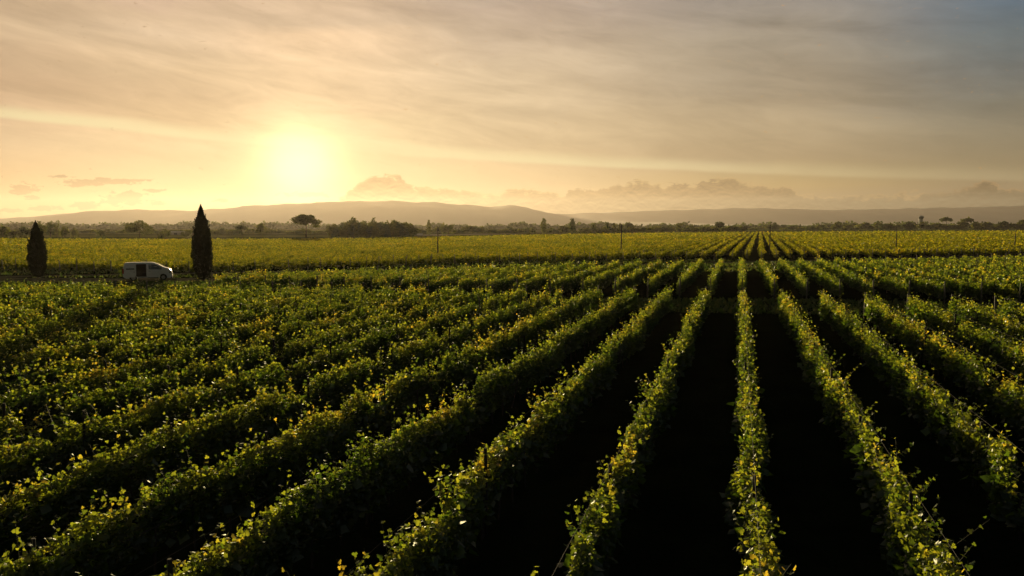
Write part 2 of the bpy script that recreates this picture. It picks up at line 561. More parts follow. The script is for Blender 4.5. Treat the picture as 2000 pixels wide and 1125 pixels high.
# ------------------------------------------------------------------ ground
def ground_mat():
    m, t, out = new_mat('vineyard_ground')
    geo = t.n('ShaderNodeNewGeometry')
    big = t.noise(geo.outputs['Position'], 0.012, 4, 0.5)
    mid = t.noise(geo.outputs['Position'], 0.5, 6, 0.6)
    fine = t.noise(geo.outputs['Position'], 9.0, 5, 0.65)
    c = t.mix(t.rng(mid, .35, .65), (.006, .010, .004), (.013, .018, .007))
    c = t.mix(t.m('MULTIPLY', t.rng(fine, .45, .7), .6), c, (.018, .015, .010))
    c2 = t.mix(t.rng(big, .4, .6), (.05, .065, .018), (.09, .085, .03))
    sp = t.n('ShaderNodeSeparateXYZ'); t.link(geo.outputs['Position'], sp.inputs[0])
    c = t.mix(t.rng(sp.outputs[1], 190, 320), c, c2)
    b = t.n('ShaderNodeBsdfPrincipled')
    t.link(c, b.inputs['Base Color']); b.inputs['Roughness'].default_value = 1.0
    b.inputs['Specular IOR Level'].default_value = 0.0
    bp = t.n('ShaderNodeBump'); bp.inputs['Strength'].default_value = 0.6; bp.inputs['Distance'].default_value = 0.08
    t.link(fine, bp.inputs['Height']); t.link(bp.outputs[0], b.inputs['Normal'])
    t.link(b.outputs[0], out.inputs[0])
    return m


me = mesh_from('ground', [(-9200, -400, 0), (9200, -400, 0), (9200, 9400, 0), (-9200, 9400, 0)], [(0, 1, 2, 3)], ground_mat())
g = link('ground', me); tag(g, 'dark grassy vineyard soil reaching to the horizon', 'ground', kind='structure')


def strip(name, left, right, z, mat, label, cat):
    V = []; Fc = []
    for a, b in zip(left, right): V += [(a[0], a[1], z), (b[0], b[1], z)]
    for i in range(len(left) - 1): Fc.append((2 * i, 2 * i + 1, 2 * i + 3, 2 * i + 2))
    o = link(name, mesh_from(name, V, Fc, mat))
    tag(o, label, cat, kind='structure')
    return o


def track_mat(name, ca_, cb_, grassy):
    m, t, out = new_mat(name)
    geo = t.n('ShaderNodeNewGeometry')
    a = t.noise(geo.outputs['Position'], 0.7, 5, 0.6); b_ = t.noise(geo.outputs['Position'], 6.0, 5, 0.7)
    c = t.mix(b_, ca_, cb_)
    c = t.mix(t.rng(a, .5, .62, 0, grassy), c, (.03, .04, .014))
    b = t.n('ShaderNodeBsdfPrincipled'); t.link(c, b.inputs['Base Color']); b.inputs['Roughness'].default_value = .95
    b.inputs['Specular IOR Level'].default_value = 0.0
    t.link(b.outputs[0], out.inputs[0])
    return m


M_TRACK = track_mat('gravel_track', (.06, .058, .04), (.11, .10, .07), .85)
M_LANE = track_mat('worn_lane', (.03, .03, .02), (.06, .055, .04), .9)
# gravel road running obliquely between the two vineyards
rc = [(-130, 40), (-90, 60), (-73, 72), (-55, 84), (-40, 95), (-24, 107.5), (-3, 124.5), (20, 143), (60, 176), (110, 215)]
for nm, o0, o1, lab in (('gravel_road', -2.0, 2.2, 'pale gravel farm road running obliquely between the vineyards'),):
    strip(nm, [W1(s, t + o1)[:2] for s, t in rc], [W1(s, t + o0)[:2] for s, t in rc], 0.006, M_TRACK, lab, 'road')
r2 = [(-30, 95), (-10, 112), (6, 125), (30, 144), (60, 168)]
strip('gravel_track', [W1(s, t - 9.5)[:2] for s, t in r2], [W1(s, t - 11.3)[:2] for s, t in r2], 0.005, M_TRACK, 'faint second wheel track beside the gravel road', 'track')
ln = [(-95, 46), (-60, 50.5), (-40, 52.5), (-20, 54.5), (0, 57.5), (20, 58), (60, 58)]
for o_ in (-1.3, 0.9):
    strip('worn_lane', [W1(s, t + o_ + .45)[:2] for s, t in ln], [W1(s, t + o_)[:2] for s, t in ln], 0.004, M_LANE, 'faint wheel rut in the cross lane between the blocks of vines', 'lane')
yd = [(-130, 60), (-95, 58), (-75, 62), (-60, 66.5), (-50, 71), (-44, 78)]
strip('gravel_yard', [W1(s, t + 3.5)[:2] for s, t in yd], [W1(s, t - 3.0)[:2] for s, t in yd], 0.008, M_TRACK, 'gravel pull-in under the parked van', 'track')

# pale fields beyond the vines
def field(name, quad, z, ca_, cb_, label):
    m = track_mat(name + '_mat', ca_, cb_, .25)
    V = [tuple(at(x, y)[:2]) + (z,) for x, y in quad]
    o = link(name, mesh_from(name, V, [(0, 1, 2, 3)], m))
    tag(o, label, 'field', kind='structure')


field('crop_field', [(-300, 463.5), (650, 463), (655, 459.5), (-250, 459.5)], .01, (.10, .11, .03), (.15, .14, .05), 'straw coloured field beyond the vines on the left')
field('crop_field', [(-200, 458), (560, 457.5), (560, 455.5), (-200, 455.5)], .012, (.12, .13, .04), (.18, .16, .06), 'pale yellow field below the hills on the left')
field('crop_field', [(800, 461), (1010, 457.5), (1000, 455.6), (806, 458)], .01, (.2, .18, .12), (.28, .25, .18), 'pale bare field right of the grove')
field('crop_field', [(1450, 450.3), (2150, 449.2), (2120, 447.6), (1460, 447.6)], .011, (.10, .14, .04), (.16, .18, .06), 'green field beyond the vines on the right')
field('crop_field', [(1535, 448.6), (1685, 448.2), (1680, 447.4), (1540, 447.5)], .016, (.38, .36, .32), (.48, .46, .42), 'whitish strip of field in front of the far trees on the right')

# ------------------------------------------------------------------ vine rows
def undul(rng, n=6, lo=0.25, hi=3.0):
    w = rng.uniform(lo, hi, n); p = rng.uniform(0, 6.28, n); a = 1.0 / np.sqrt(w); a /= a.sum()
    return lambda x: (np.sin(np.asarray(x)[:, None] * w + p) * a).sum(1)


def inview(P, margin=5.0, az_lim=R(37.5)):
    """points that the photograph (or a step aside) could show"""
    x, y = P[:, 0], P[:, 1]
    lim = np.abs(y) * math.tan(az_lim) + margin
    return (np.abs(x) < lim) & (y > -2)


SIDE = .31


def make_row(name, s, t0, t1, D, N, top, rng, near, post_gap, gaps=True, endpost=None):
    """returns (foliage mesh, list of post positions, wire z list) or None; coordinates relative to the row start"""
    ts = np.arange(t0, t1, 1.0)
    PP = ts[:, None] * D + s * N
    ok = inview(PP)
    if ok.sum() < 2: return None
    ta, tb = ts[ok].min(), min(t1, ts[ok].max() + 1.0)
    base = D * ta + N * s
    pb = PB()
    hu = undul(rng, 8, 0.3, 5.0); hw = undul(rng, 6, 0.3, 3.5); hd = undul(rng, 7, 0.4, 4.5); side = undul(rng, 5, .3, 2.5)
    gaps_at = np.array([q + rng.uniform(-3, 3) for q in np.arange(ta, tb, 9.0) if rng.uniform() < .42] or [-999.0])
    gaps_w = rng.uniform(.35, .85, len(gaps_at))
    t = ta
    chunk = 4.0
    while t < tb - 0.01:
        tc_ = min(tb, t + chunk)
        mid = D * (t + tc_) / 2 + N * s
        if not inview(mid[None], 7.0)[0]:
            t = tc_; continue
        dist = math.hypot(*mid[:2])
        if dist < 24: n_m, size, tm = 640, 0.078, LOBED
        elif dist < 45: n_m, size, tm = 470, 0.095, KITE
        elif dist < 75: n_m, size, tm = 290, 0.12, KITE
        else:
            size = max(0.16, dist * 0.00135); tm = CARD
            n_m = 3.1 / size ** 2 * 0.75
        n = int(n_m * (tc_ - t))
        tt = rng.uniform(t, tc_, n)
        # thin places and gaps between neighbouring vines
        dens = hd(tt)
        keep = rng.uniform(0, 1, n) < np.clip(1.05 + dens * 1.5, 0.3, 1)
        gm = (np.abs(tt[:, None] - gaps_at[None]) / gaps_w[None]).min(1)
        keep &= rng.uniform(0, 1, n) < np.clip(gm * 1.1 - .25, .12, 1)
        tt = tt[keep]; gm = gm[keep]; n = len(tt)
        h = -0.45 * np.clip(1.3 - gm, 0, 1) + top + 0.24 * hu(tt)
        if gaps: h = h - 0.45 * np.clip(-(dens[keep]) * 3.0 - 0.75, 0, 1)
        wid = 0.165 + 0.11 * hw(tt)
        zz = rng.beta(1.35, 1.0, n)
        z = 0.45 + (h - 0.45) * zz
        prof = np.sin(np.clip((z - 0.3) / (h - 0.3 + 1e-6), 0, 1) * math.pi * 0.86 + 0.25) ** 0.6
        prof = np.nan_to_num(prof, nan=0.2)
        # most leaves on the outside of the curtain
        ur = rng.uniform(-1, 1, n); ur = np.sign(ur) * np.abs(ur) ** 0.6
        ss = ur * wid * (0.35 + 0.75 * prof) + SIDE * side(tt)
        P = tt[:, None] * D + (s + ss)[:, None] * N - base
        P[:, 2] = z
        sz = size * rng.uniform(0.55, 1.25, n)
        var = np.clip(rng.uniform(0, 1, n) * 0.5 + 0.62 * zz ** 1.6 - .08, 0, 1)  # lower leaves older and darker; also puts the sides' shade into the colour
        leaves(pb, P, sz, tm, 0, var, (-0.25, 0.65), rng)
        # the dense inner leaves
        nc = int((95 if dist < 75 else 36) * (tc_ - t))
        tq = rng.uniform(t, tc_, nc)
        Pc = tq[:, None] * D + (s + rng.normal(0, .09, nc) + SIDE * side(tq))[:, None] * N - base
        hq = top + .22 * hu(tq) - .26
        hq = hq - 0.5 * np.clip(1.3 - (np.abs(tq[:, None] - gaps_at[None]) / gaps_w[None]).min(1), 0, 1)
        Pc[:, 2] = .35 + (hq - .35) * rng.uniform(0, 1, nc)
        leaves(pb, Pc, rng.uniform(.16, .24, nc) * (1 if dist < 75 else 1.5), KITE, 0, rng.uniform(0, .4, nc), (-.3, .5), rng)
        # shoots standing above the curtain
        if dist < 110:
            k = rng.poisson((9.0 if dist < 75 else 3.0) * (tc_ - t))
            if k:
                st_ = rng.uniform(t, tc_, k)
                h0 = top + 0.24 * hu(st_) - 0.45 * np.clip(1.3 - (np.abs(st_[:, None] - gaps_at[None]) / gaps_w[None]).min(1), 0, 1)
                A = st_[:, None] * D + (s + rng.normal(0, .10, k))[:, None] * N - base
                A[:, 2] = h0 - 0.2
                L = rng.uniform(.2, .58, k) * np.where(rng.uniform(0, 1, k) < .15, 1.45, 1.0)
                lean = rng.normal(0, .34, (k, 2))
                B = A.copy(); B[:, 0] += lean[:, 0] * L; B[:, 1] += lean[:, 1] * L; B[:, 2] += L
                if dist < 50: sticks(pb, A, B, 0.005, 0.0025, 2)
                nl = 6 if dist < 50 else 4
                fr_ = np.linspace(0.25, 1.0, nl)
                for q in fr_:
                    Q = A + (B - A) * q + rng.normal(0, .03, (k, 3))
                    leaves(pb, Q, (1.3 - .6 * q) * size * rng.uniform(.7, 1.25, k), tm, 0, np.clip(rng.uniform(.35, 1.05, k), 0, 1), (-0.1, .7), rng)
        t = tc_
    # trunks and a cordon of old wood (inside the leaves, part of the plants)
    if near:
        tv = np.arange(math.ceil(ta), tb, 1.0)
        A = tv[:, None] * D + N * s - base; A[:, 2] = -0.02
        B = A + rng.normal(0, .04, A.shape); B[:, 2] = 0.85
        sticks(pb, A, B, .03, .022, 1)
        sticks(pb, B, np.roll(B, -1, 0)[:len(B)] if len(B) < 2 else np.vstack([B[1:], B[-1:] + D * .5]), .014, .012, 1)
    return base, pb.build('foliage', [M_VINE, M_BARK, M_SHOOT]), ta, tb


def post_mesh(name, h, r, mat, seg=6):
    bm = bmesh.new()
    tube_bm(bm, [(0, 0, -.05), (0.004, 0, h * .5), (0, .006, h - .03), (0, .006, h)], [r, r * .97, r * .93, r * .8], seg)
    return bm_mesh(name, bm, mat)


POST = post_mesh('post', 1.66, .036, M_POST)
POST_END = post_mesh('end_post', 1.75, .06, M_POSTC)
POST_FAR = post_mesh('end_post', 1.45, .07, M_POSTC, 5)


def wire_mesh(L, D, rng, r=.003):
    bm = bmesh.new()
    pts = []
    n = max(2, int(L / 5.5) * 2)
    for i in range(n + 1):
        pts.append(tuple(D * (L * i / n) + np.array([0, 0, -0.012 if i % 2 else 0.0])))
    tube_bm(bm, pts, [r] * len(pts), 4)
    return bm_mesh('wire', bm, M_WIRE)


ORD = ['', 'first', 'second', 'third', 'fourth', 'fifth', 'sixth', 'seventh', 'eighth', 'ninth', 'tenth', 'eleventh', 'twelfth', 'thirteenth', 'fourteenth',
       'fifteenth', 'sixteenth', 'seventeenth', 'eighteenth', 'nineteenth', 'twentieth', 'twenty-first', 'twenty-second', 'twenty-third', 'twenty-fourth',
       'twenty-fifth', 'twenty-sixth', 'twenty-seventh', 'twenty-eighth', 'twenty-ninth', 'thirtieth']


def which(i, straight, tail):
    if i == 0: return straight
    side_ = 'left' if i < 0 else 'right'
    return f'{ORD[abs(i)]} row {side_} of the straight central row, {tail}'


def build_row(i, s, t0, t1, D, N, top, near, label, group, post_phase=0.0, wires=True, seed=0):
    rng = np.random.RandomState(1000 + seed + i + 200)
    r = make_row('vine_row', s, t0, t1, D, N, top, rng, near, 5.5)
    if r is None: return False
    base, me_, ta, tb = r
    e = empty('vine_row', tuple(base), 0, label, 'vine row', group)
    link('foliage', me_, e)
    # posts along the row
    tp = np.arange(math.ceil((ta - post_phase) / 5.5) * 5.5 + post_phase, tb - 0.5, 5.5)
    for q in tp:
        P = D * q + N * s
        if not inview(P[None], 1.0)[0]: continue
        o = link('post', POST, e, tuple(P - base))
        o.rotation_euler = (rng.normal(0, .025), rng.normal(0, .025), rng.uniform(0, 6))
        o.scale = (1, 1, rng.uniform(.95, 1.05))
    for q, sg in ((t1 + .25, 1), (t0 - .25, -1)):
        P = D * q + N * s
        if abs(q - (tb if sg > 0 else ta)) < 1.5 and inview(P[None], 1.0)[0]:
            o = link('end_post', POST_END, e, tuple(P - base))
            o.rotation_euler = (rng.normal(0, .03), rng.normal(0, .03), rng.uniform(0, 6))
    if wires:
        for z in (1.15, 1.70):
            o = link('wire', wire_mesh(tb - ta, D, rng), e, (0, 0, z))
    return True


# front block
for i in range(-29, 13):
    s = 0.36 + i * SP
    lab = which(i, 'straight central vine row running down the frame to the near edge', 'nearest block of vines')
    build_row(i, s, -1.5, front_end(s), D1, N1, 1.46, True, lab, 'vine rows in the block nearest the camera', post_phase=2.2)
# middle block, between the cross lane and the gravel road
for i in range(-18, 28):
    s = 0.36 + i * SP
    t0, t1 = back_start(s), back_end(s)
    if t1 - t0 < 4: continue
    lab = which(i, 'short straight vine row between the cross lane and the gravel road', 'middle block before the road')
    build_row(i, s, t0, t1, D1, N1, 1.46, False, lab, 'vine rows in the middle block', post_phase=1.0, seed=500)


# far field: lines that the photo shows as fine rows converging on the horizon
def st2(p):
    v = np.array([p[0], p[1], 0.0]); return float(v @ N2), float(v @ D2)


FTOP = 1.22
near_px = [(-250, 507), (0, 509), (100, 511), (300, 513), (500, 512), (800, 503), (1000, 497.5), (1300, 493.5), (1500, 491.5), (2000, 486), (2200, 485)]
far_px = [(-200, 465), (10, 465), (400, 466), (700, 464.5), (820, 462), (1000, 458.5), (1300, 454), (1500, 452.5), (1990, 450.5), (2200, 450.2)]
npts = sorted(st2(at(x, y, FTOP)) for x, y in near_px)
fpts = sorted(st2(at(x, y, FTOP)) for x, y in far_px)
far_near = inter(npts); far_far = inter(fpts)
A45 = 4.5


def far_row(i, s, t0, t1, label):
    rng = np.random.RandomState(7000 + i + 300)
    pb = PB()
    t0 = max(t0, 0); hu = undul(rng, 6, 0.2, 3.0); hd = undul(rng, 6, .2, 3)
    base = None
    t = t0; first = None; last = None
    while t < t1:
        tc_ = min(t1, t + 12)
        mid = D2 * (t + tc_) / 2 + N2 * s
        if inview(mid[None], 14.0)[0]:
            if base is None: base = D2 * t + N2 * s; first = t
            last = tc_
            dist = math.hypot(*mid[:2])
            size = max(0.15, dist * 0.0012)
            n = int(1.45 / size ** 2 * .75 * (tc_ - t))
            tt = rng.uniform(t, tc_, n)
            # plants thin out between the posts, in step from row to row
            ph = np.cos(2 * np.pi * tt / A45)
            keep = rng.uniform(0, 1, n) < np.clip(0.85 - 0.6 * (ph > .7) + hd(tt) * 1.1, .08, 1)
            tt = tt[keep]; n = len(tt)
            h = FTOP + .36 * hu(tt) - .42 * (np.cos(2 * np.pi * tt / A45) > .68)
            zz = rng.beta(1.7, .9, n)
            P = tt[:, None] * D2 + (s + rng.normal(0, .27, n))[:, None] * N2 - base
            P[:, 2] = .35 + (h - .35) * zz
            leaves(pb, P, size * rng.uniform(.6, 1.2, n), CARD if size > .2 else KITE, 0, None, (-.2, .7), rng)
            nc = int(10 * (tc_ - t)); tq = rng.uniform(t, tc_, nc)
            Pc = tq[:, None] * D2 + (s + rng.normal(0, .06, nc))[:, None] * N2 - base
            Pc[:, 2] = .15 + (FTOP - .45) * rng.uniform(0, 1, nc)
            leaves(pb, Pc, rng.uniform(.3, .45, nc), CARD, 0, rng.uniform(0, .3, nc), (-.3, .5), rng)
        t = tc_
    if base is None or pb.n < 40: return False
    o = empty('vine_row', tuple(base), 0, label, 'vine row', 'vine rows of the far field')
    link('foliage', pb.build('foliage', [M_VINE_FAR]), o)
    if abs(first - t0) < .1:
        for q in range(3 if abs(s) < 60 else 1):
            P = D2 * (t0 - .3 + q * A45) + N2 * s
            if inview(P[None], 1.0)[0]:
                e = link('end_post' if q == 0 else 'post', POST_FAR, o, tuple(P - base))
                e.rotation_euler = (rng.normal(0, .03), rng.normal(0, .03), rng.uniform(0, 6))
                e.scale = (1, 1, rng.uniform(.85, 1.15))
    return True


nfar = 0
for i in range(-112, 112):
    s = 0.45 + i * 2.5
    if i == 0: lab = 'far vine row beyond the gravel road pointing straight to the vanishing point'
    elif abs(i) <= 8: lab = f'{ORD[abs(i)]} row {"left" if i < 0 else "right"} of the straight far row, beyond the gravel road'
    elif i < 0: lab = 'thin far vine row seen nearly side on, in the golden field behind the gravel road'
    else: lab = 'thin far vine row seen nearly side on, in the dim green field at the right'
    if far_row(i, s, far_near(s), far_far(s), lab): nfar += 1
print('far rows', nfar)

# ------------------------------------------------------------------ grass
pb = PB()
rg = np.random.RandomState(5)
for cnt, sr, tr in ((26000, (-60, 26), (44, 64)), (24000, (-50, 30), (62, 132)), (14000, (-110, -44), (44, 84))):
    s = rg.uniform(*sr, cnt); t = rg.uniform(*tr, cnt)
    P = s[:, None] * N1 + t[:, None] * D1
    fe = np.interp(s, [-70, -43, -19, 3, 60], [42.5, 46.6, 49.8, 52.8, 50]); bs = np.interp(s, [-50, -17, -8, 5, 60], [54, 56.8, 60.4, 63.8, 64])
    be = np.interp(s, [-44.7, -34, -12, 3, 45], [61.4, 73.6, 94.6, 102.3, 137]); rd = np.interp(s, [q[0] for q in rc], [q[1] for q in rc])
    ok = ((t > fe) & (t < bs)) | ((s > -44.7) & (t > be) & (np.abs(t - rd) > 3)) | ((s <= -44.7) & (t > fe) & (np.abs(t - rd) > 3) & (np.abs(t - np.interp(s, [q[0] for q in yd], [q[1] for q in yd])) > 3.6))
    ok &= inview(P, 3)
    P = P[ok]
    sz = rg.uniform(.10, .26, len(P)) * np.where(rg.uniform(0, 1, len(P)) < .04, 1.8, 1)
    leaves(pb, P, sz * 1.2, (BLADE[0] * np.array([3.2, 1, 1]), BLADE[1]), 0, None, (1.1, .35), rg)
o = link('grass', pb.build('grass', [M_GRASS]))
tag(o, 'rough grass on the lane, the verges and the headlands', 'grass', kind='stuff')

# ------------------------------------------------------------------ trees
def crown_mesh(rng, h, w, kind, dist, mat, z0):
    """leaf clumps in lobes filling the crown's volume; h crown height, w width, z0 clear stem"""
    card = max(.10, dist * .00125)
    pb = PB(); lobes = []
    r = w / 2
    if kind == 'column':
        for k in range(9):
            f = k / 8
            rr = r * .95 * (math.sin(math.pi * min(1, f * .74 + .18)) ** .45)
            lobes.append((rng.normal(0, r * .06), rng.normal(0, r * .06), z0 + h * (.05 + .90 * f), rr, h * .085))
        lobes.append((0, 0, z0 + h * .955, r * .22, h * .055))
    elif kind == 'dome':
        for k in range(40):
            a = rng.uniform(0, 6.28); q = math.sqrt(rng.uniform(0, 1)) * .84; u = rng.uniform(0, 1) ** .6
            zc = z0 + h * (.10 + .70 * math.sqrt(1 - q * q) * u)
            lobes.append((r * q * math.cos(a), r * q * math.sin(a), zc, r * rng.uniform(.15, .26), h * rng.uniform(.11, .17)))
    elif kind == 'umbrella':
        for k in range(22):
            a = rng.uniform(0, 6.28); q = math.sqrt(rng.uniform(0, 1)) * .80
            zc = z0 + h * (.32 + .45 * (1 - q ** 2) + rng.uniform(-.1, .06))
            lobes.append((r * q * math.cos(a), r * q * math.sin(a), zc, r * rng.uniform(.20, .34), h * rng.uniform(.13, .2)))
    elif kind == 'bush':
        for k in range(13):
            a = rng.uniform(0, 6.28); q = math.sqrt(rng.uniform(0, 1)) * .75
            zc = z0 + h * rng.uniform(.12, .95 - .42 * q)
            lobes.append((r * q * math.cos(a), r * q * math.sin(a), zc * .92, r * rng.uniform(.26, .42), h * rng.uniform(.13, .22)))
    elif kind == 'loose':
        for k in range(15):
            a = rng.uniform(0, 6.28); q = math.sqrt(rng.uniform(0, 1)) * .85
            zc = z0 + h * rng.uniform(.15, .95 - .35 * q)
            lobes.append((r * q * math.cos(a), r * q * math.sin(a), zc, r * rng.uniform(.20, .36), h * rng.uniform(.10, .17)))
    else:
        for k in range(18):
            a = rng.uniform(0, 6.28); u = rng.uniform(-1, 1); q = math.sqrt(max(0, 1 - u * u)) * rng.uniform(.4, .8)
            lobes.append((r * q * math.cos(a), r * q * math.sin(a), z0 + h * (.5 + .40 * u * rng.uniform(.6, 1)), r * rng.uniform(.24, .38), h * rng.uniform(.14, .22)))
    for (x, y, z, a, b) in lobes:
        area = 4 * math.pi * ((a * a + 2 * a * b) / 3)
        n = int(min(2600, max(18, area / card ** 2 * 1.05)))
        v = rng.normal(0, 1, (n, 3)); v /= np.linalg.norm(v, axis=1)[:, None]
        rad = rng.uniform(.55, 1.05, n) ** .6
        rad *= 1 + .22 * np.sin(v[:, 0] * 5 + x * 3) * np.sin(v[:, 1] * 6 + z) + rng.normal(0, .05, n)
        P = v * rad[:, None] * np.array([a, a, b]) + np.array([x, y, z])
        P[:, 2] = np.maximum(P[:, 2], .1)
        leaves(pb, P, card * rng.uniform(.6, 1.3, n), CARD, 0, None, (.1, .7), rng)
    return pb.build('crown', [mat]), lobes


def trunk_mesh(rng, ztop, r, lobes, mat):
    bm = bmesh.new()
    bend = rng.normal(0, r * .6, 2)
    tube_bm(bm, [(0, 0, -.15), (0, 0, .15), (bend[0] * .5, bend[1] * .5, ztop * .5), (bend[0], bend[1], ztop)], [r * 1.5, r * 1.1, r * .8, r * .5], 7)
    for k, (x, y, z, a, b) in enumerate(lobes[:7]):
        st_ = Vector((bend[0] * .8, bend[1] * .8, ztop * rng.uniform(.7, .98)))
        e = Vector((x, y, z))
        m_ = st_.lerp(e, .5) + Vector((0, 0, -.06 * (e - st_).length))
        tube_bm(bm, [st_, m_, e], [r * .42, r * .28, r * .1], 5)
    return bm_mesh('trunk', bm, mat)


tree_i = [0]


def tree(x, ytop, wpx, ybase, kind, name, label, cat='tree', group=None, stem=None, mat=None, seed=None):
    p = at(x, ybase)
    k = p.y / (F * math.cos(PITCH) ** 0) 
    H = CAMZ + (440.0 - ytop) * p.y / F
    w = wpx * p.y / F
    tree_i[0] += 1
    rng = np.random.RandomState(seed if seed is not None else 50 + tree_i[0])
    z0 = stem if stem is not None else {'column': .25, 'umbrella': .42 * H, 'bush': 0.0, 'loose': .16 * H, 'round': .18 * H}[kind]
    cm_, lobes = crown_mesh(rng, H - z0, w, kind, p.length, mat or (M_TREE if tree_i[0] % 3 else M_TREE_B), z0)
    e = empty(name, tuple(p), rng.uniform(0, 6.28), label, cat, group)
    link('crown', cm_, e)
    link('trunk', trunk_mesh(rng, z0 + (H - z0) * .55, max(.06, H * .02), lobes, M_TRUNK), e)
    return e


# cypresses near the van
def cypress(x, ytop, wpx, ybase, label, seed):
    p = at(x, ybase)
    H = CAMZ + (440.0 - ytop) * p.y / F
    r = wpx * p.y / F / 2 * .86
    rng = np.random.RandomState(seed)
    pb = PB()
    n = 24000
    f = rng.beta(1.1, 1.25, n)
    prof = np.where(f < .30, .46 + .54 * np.sin(np.clip(f / .30, 0, 1) * 1.571), np.clip(1 - ((f - .30) / .70) ** 1.75, 0, 1) ** .9)
    a = rng.uniform(0, 6.28, n)
    flute = 1 + .10 * np.sin(a * 5 + f * 9) + .07 * np.sin(a * 9 - f * 17 + 1) + .06 * np.sin(f * 40 + a * 2)
    rad = r * prof * flute * rng.uniform(.45, 1.0, n) ** .5
    P = np.stack([rad * np.cos(a), rad * np.sin(a), .15 + f * (H - .45)], 1)
    leaves(pb, P, rng.uniform(.10, .24, n), (BLADE[0] * np.array([2.2, 1, 1]), BLADE[1]), 0, None, (1.15, .3), rng)
    # wisps that stand out of the outline and at the tip
    for k in range(80):
        fz = rng.uniform(.05, .82); aa = rng.uniform(0, 6.28)
        pr = (.46 + .54 * math.sin(fz / .3 * 1.571)) if fz < .3 else max(0, 1 - ((fz - .3) / .7) ** 1.75) ** .9
        base = np.array([r * pr * .92 * math.cos(aa), r * pr * .92 * math.sin(aa), .15 + fz * (H - .45)])
        m_ = 70
        q = rng.uniform(0, 1, m_)
        out = np.array([math.cos(aa), math.sin(aa), 0]) * .2
        L = rng.uniform(.35, .75)
        Q = base + q[:, None] * (out + np.array([0, 0, L])) + rng.normal(0, .045, (m_, 3)) * (1.2 - q[:, None])
        leaves(pb, Q, rng.uniform(.07, .15, m_), (BLADE[0] * np.array([2.2, 1, 1]), BLADE[1]), 0, None, (1.2, .25), rng)
    for (dx, L) in ((0, .62), (.10, .35), (-.13, .3)):
        m_ = 160; q = rng.uniform(0, 1, m_)
        Q = np.array([dx, 0, H - .75 + (0 if dx else .1)]) + q[:, None] * np.array([dx * .5, 0, L]) + rng.normal(0, .05, (m_, 3)) * (1.3 - q[:, None])
        leaves(pb, Q, rng.uniform(.06, .14, m_), (BLADE[0] * np.array([2.2, 1, 1]), BLADE[1]), 0, None, (1.3, .2), rng)
    e = empty('cypress_tree', tuple(p), 0, label, 'cypress', 'cypresses beside the gravel road')
    link('crown', pb.build('crown', [M_CYP]), e)
    bm = bmesh.new()
    tube_bm(bm, [(0, 0, -.1), (0, 0, .3), (0.02, 0, H * .5), (0, 0, H * .9)], [.19, .14, .08, .02], 8)
    link('trunk', bm_mesh('trunk', bm, M_TRUNK), e)


cypress(397, 400, 41, 548, 'tall dark cypress with a pointed tip just right of the white van', 3)
cypress(75, 431, 35, 543, 'shorter dark cypress standing alone at the far left', 8)

# distinct trees
tree(598, 414.5, 60, 464, 'dome', 'umbrella_pine', 'broad umbrella shaped tree on a bare trunk below the sun', 'tree', seed=4, stem=5.2)
tree(273, 428, 52, 464, 'loose', 'broadleaf_tree', 'large loose crowned tree between the two cypresses', 'tree', seed=6, stem=1.2)
tree(473, 439, 26, 466, 'umbrella', 'broadleaf_tree', 'small flat topped tree right of the tall cypress', 'tree', seed=2)
tree(510, 437, 25, 461, 'round', 'broadleaf_tree', 'small round tree between the flat topped tree and the umbrella tree', 'tree')
tree(1062, 427, 11, 457.5, 'column', 'poplar_tree', 'left of two dark columnar poplars standing alone', 'poplar', 'pair of columnar poplars')
tree(1118, 428, 13, 457, 'column', 'poplar_tree', 'right of two dark columnar poplars, slightly wider', 'poplar', 'pair of columnar poplars')
tree(838, 431, 9, 459, 'column', 'poplar_tree', 'thin pale poplar just right of the grove', 'poplar')
tree(876, 433, 32, 458, 'bush', 'broadleaf_tree', 'wide square topped tree right of the grove behind the thin pole', 'tree')
tree(1405, 433, 24, 452.5, 'round', 'broadleaf_tree', 'round dark tree left of where the far rows meet the horizon', 'tree')
tree(1327, 434.5, 13, 453, 'loose', 'broadleaf_tree', 'small loose tree standing above the hedge in the centre right', 'tree')
tree(143, 443, 18, 464.5, 'bush', 'broadleaf_tree', 'dark rounded bushy tree just left of the loose crowned tree', 'tree')
tree(198, 450, 17, 465, 'bush', 'shrub', 'low round shrub in the field between the cypresses', 'shrub')
tree(323, 447, 22, 464.5, 'bush', 'shrub', 'low wide shrub right of the large loose tree', 'shrub')
tree(363, 446, 22, 463, 'bush', 'shrub', 'rounded shrub just left of the tall cypress', 'shrub')
tree(1848, 423.5, 22, 448.2, 'umbrella', 'broadleaf_tree', 'flat crowned tree just right of the water tower', 'tree', stem=9)
tree(1888, 425, 24, 448.2, 'umbrella', 'broadleaf_tree', 'second flat crowned tree right of the water tower', 'tree', stem=8)
tree(1635, 433, 16, 448.5, 'round', 'broadleaf_tree', 'dark round tree rising above the far treeline left of the water tower', 'tree')
tree(1512, 437, 17, 448.5, 'round', 'broadleaf_tree', 'low round tree above the vanishing point of the far rows', 'tree')
tree(1280, 438, 26, 453.5, 'bush', 'broadleaf_tree', 'low dark bushy tree left of the small loose tree', 'tree')

